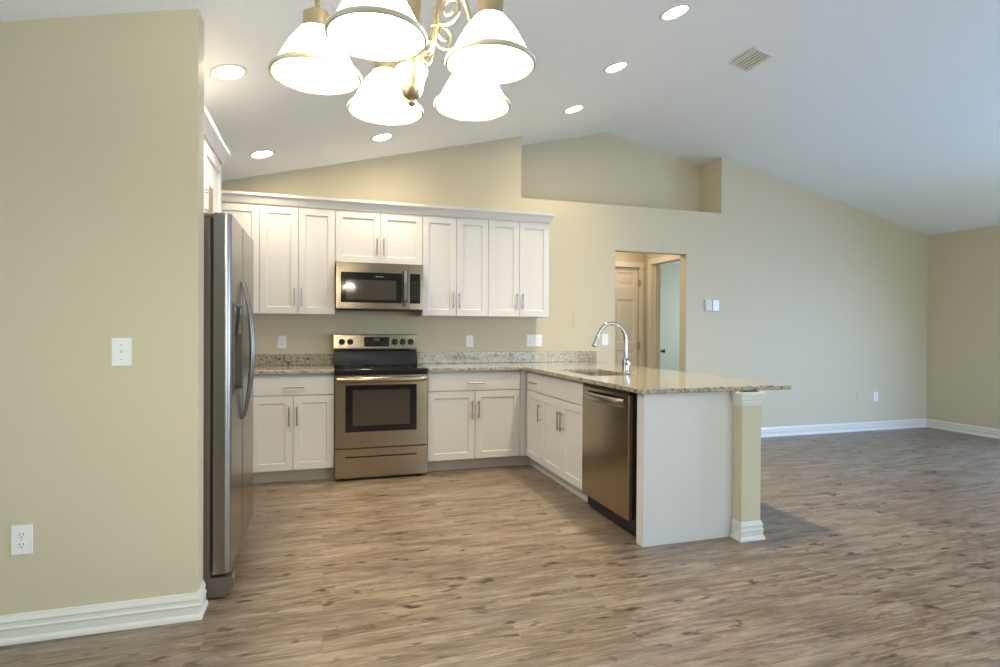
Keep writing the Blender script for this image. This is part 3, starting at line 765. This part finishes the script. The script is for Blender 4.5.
# ------------------------------------------------------------------ ceiling fixtures
def slope_frame(x, y, left=True):
    k = .2486 if left else -.2243
    U = Vector((1, 0, k)).normalized(); N = Vector((k, 0, -1)).normalized(); V = N.cross(U)
    M = Matrix.Identity(4); z = ceilL(x) if left else ceilR(x)
    for i in range(3): M[i][0], M[i][1], M[i][2], M[i][3] = U[i], V[i], N[i], (x, y, z)[i]
    return M, N, z
WARM = (1, .835, .585)
spots = [(-.491, 3.346, 'lit round downlight at far left, above the refrigerator'), (-.466, 4.854, 'lit round downlight above the left wall cabinets'),
         (.464, 4.851, 'lit round downlight above the microwave, below the chandelier in view'), (2.202, 4.822, 'farthest lit downlight of the row over the peninsula'),
         (2.143, 3.926, 'middle lit downlight of the row over the peninsula'), (2.122, 3.128, 'nearest lit downlight of the row over the peninsula')]
for (x, y, lab), watts in zip(spots, (125, 20, 56, 40, 125, 135)):
    M, N, z = slope_frame(x, y)
    t = thing('recessed_light', lab, 'ceiling light', (x, y, z), 'recessed ceiling lights')
    MB().lathe([(.098, 0), (.098, .004), (.090, .008), (.078, .006), (.074, .001), (.074, 0)], 40, M).build('trim_ring', TRIM, t)
    MB().lathe([(0, .0035), (.05, .0035), (.0765, .001)], 40, M).build('lens', LENS, t)
    d = bpy.data.lights.new('downlight', 'SPOT'); d.energy = watts; d.color = WARM; d.shadow_soft_size = .07; d.spot_size = math.radians(126); d.spot_blend = 1
    o = bpy.data.objects.new('downlight', d); col.objects.link(o); o.location = Vector((x, y, z))+N*.02; o.rotation_euler = (0, 0, 0)
# return-air vent
M, N, z = slope_frame(3.328, 3.84, False)
t = thing('ceiling_vent', 'white louvred air vent on the right ceiling slope', 'vent', (3.328, 3.84, z))
f = MB(); W2, L2 = .088, .148
for q in ((-W2, W2, -L2, -L2+.016), (-W2, W2, L2-.016, L2), (-W2, -W2+.016, -L2+.016, L2-.016), (W2-.016, W2, -L2+.016, L2-.016)): f.box(*q, .0002, .010, .003, M)
f.build('frame', VENT, t)
MB().box(-W2+.016, W2-.016, -L2+.016, L2-.016, .0002, .001, 0, M).build('duct', mat('vent_shade_grey', lin(150, 148, 140), .6)[0], t)
for i in range(5):
    u = -W2+.031+i*.0285
    MB().box(u-.0085, u+.0085, -L2+.016, L2-.016, .004, .0085, .001, M).build('slat', VENT, t)

# ------------------------------------------------------------------ chandelier
cx, cy = .197, 1.349; RR = .205; DZ_ = -.010
zc = ceilL(cx)
t = thing('chandelier', 'five-shade brushed nickel chandelier with lit white bell glass shades', 'chandelier', (cx, cy, zc), )
MB().lathe([(0, 1.783), (.006, 1.784), (.010, 1.790), (.006, 1.797), (.012, 1.801), (.020, 1.806), (.027, 1.822), (.030, 1.842), (.037, 1.862), (.038, 1.870), (.030, 1.874), (.028, 1.88),
            (.028, 1.955), (.031, 1.962), (.025, 1.972), (.019, 1.99), (.022, 2.03), (.017, 2.07), (.012, 2.12), (.016, 2.16), (.010, 2.18), (.0075, 2.2), (.0075, zc-.02), (0, zc-.02)], 32, loc=(cx, cy, DZ_)).build('stem', NICKEL, t)
MB().lathe([(0, zc-.035), (.02, zc-.034), (.055, zc-.02), (.065, zc-.008), (.066, zc+.014), (0, zc+.014)], 32, loc=(cx, cy, 0)).build('canopy', NICKEL, t)
prof_out = [(.030, 1.944), (.034, 1.940), (.044, 1.928), (.056, 1.912), (.068, 1.892), (.078, 1.872), (.087, 1.856), (.0955, 1.846)]
prof = prof_out + [(.0935, 1.843)] + [(r-.003, z-.003) for r, z in prof_out[::-1]]
for k in range(5):
    a = math.radians((-118, -41, 31, 101, 178)[k]); ux, uy = math.cos(a), math.sin(a)
    tilt = (.004, .006, .005, .002, -.010)[k]; k_r = (1, 1, 1, 1, 1.045)[k]        # the arms hang slightly uneven
    P = lambda r, z: (cx+ux*r*(k_r if r > .19 else 1), cy+uy*r*(k_r if r > .19 else 1), z+DZ_+tilt*min(1, r/.15))
    sxy = (*P(RR, 0)[:2], DZ_+tilt)
    pts = []
    ctrl = [(.027, 1.905), (.048, 1.900), (.060, 1.925), (.068, 1.98), (.082, 2.045), (.105, 2.095), (.135, 2.117), (.167, 2.105), (.190, 2.07), (.201, 2.03), (.203, 1.985)]
    for i in range(len(ctrl)-1):        # Catmull-Rom
        p = [Vector((*ctrl[max(i-1, 0)], 0)), Vector((*ctrl[i], 0)), Vector((*ctrl[i+1], 0)), Vector((*ctrl[min(i+2, len(ctrl)-1)], 0))]
        for j in range(5):
            s = j/5; q = .5*((2*p[1])+(-p[0]+p[2])*s+(2*p[0]-5*p[1]+4*p[2]-p[3])*s*s+(-p[0]+3*p[1]-3*p[2]+p[3])*s**3); pts.append(P(q.x, q.y))
    pts.append(P(*ctrl[-1]))
    arm = MB().tube(pts, .0065, 12).build('arm', NICKEL, t)
    sc_pts = []
    for i in range(40):                 # scroll curling off the arm
        s = i/39; th = math.radians(200-s*560); r_ = .034*(1-s)+.005
        sc_pts.append(P(.098+r_*math.cos(th)+.006*s, 1.985-r_*math.sin(th)*1.0))
    MB().tube([P(.062, 1.945), P(.064, 1.96)]+sc_pts, .0036, 10).build('scroll', NICKEL, arm)
    MB().tube([P(.064, 1.955), P(.0665, 1.968)], .0095, 12).build('collar', NICKEL, arm)
    MB().lathe([(0, 1.990), (.012, 1.989), (.020, 1.982), (.029, 1.976), (.0295, 1.945), (.034, 1.941), (.034, 1.936), (.0, 1.936)], 28, loc=sxy).build('holder', NICKEL, arm)
    sh = MB().lathe(prof, 44, loc=sxy).build('shade', SHADE, t)
    MB().lathe([(.0958, 1.849), (.1002, 1.845), (.1015, 1.839), (.0998, 1.835), (.0960, 1.8345), (.0930, 1.8365), (.0935, 1.842), (.0958, 1.849)], 44, loc=sxy).build('rim', RIMG, sh)
    MB().lathe([(0, 1.862), (.012, 1.864), (.022, 1.874), (.025, 1.886), (.022, 1.90), (.013, 1.917), (.012, 1.937), (0, 1.937)], 20, loc=sxy).build('bulb', BULB, t)
    d = bpy.data.lights.new('chandelier_lamp', 'SPOT'); d.energy = .5; d.color = WARM; d.shadow_soft_size = .04; d.spot_size = math.radians(150); d.spot_blend = .6
    o = bpy.data.objects.new('chandelier_lamp', d); col.objects.link(o); o.location = (sxy[0], sxy[1], 1.83+tilt)
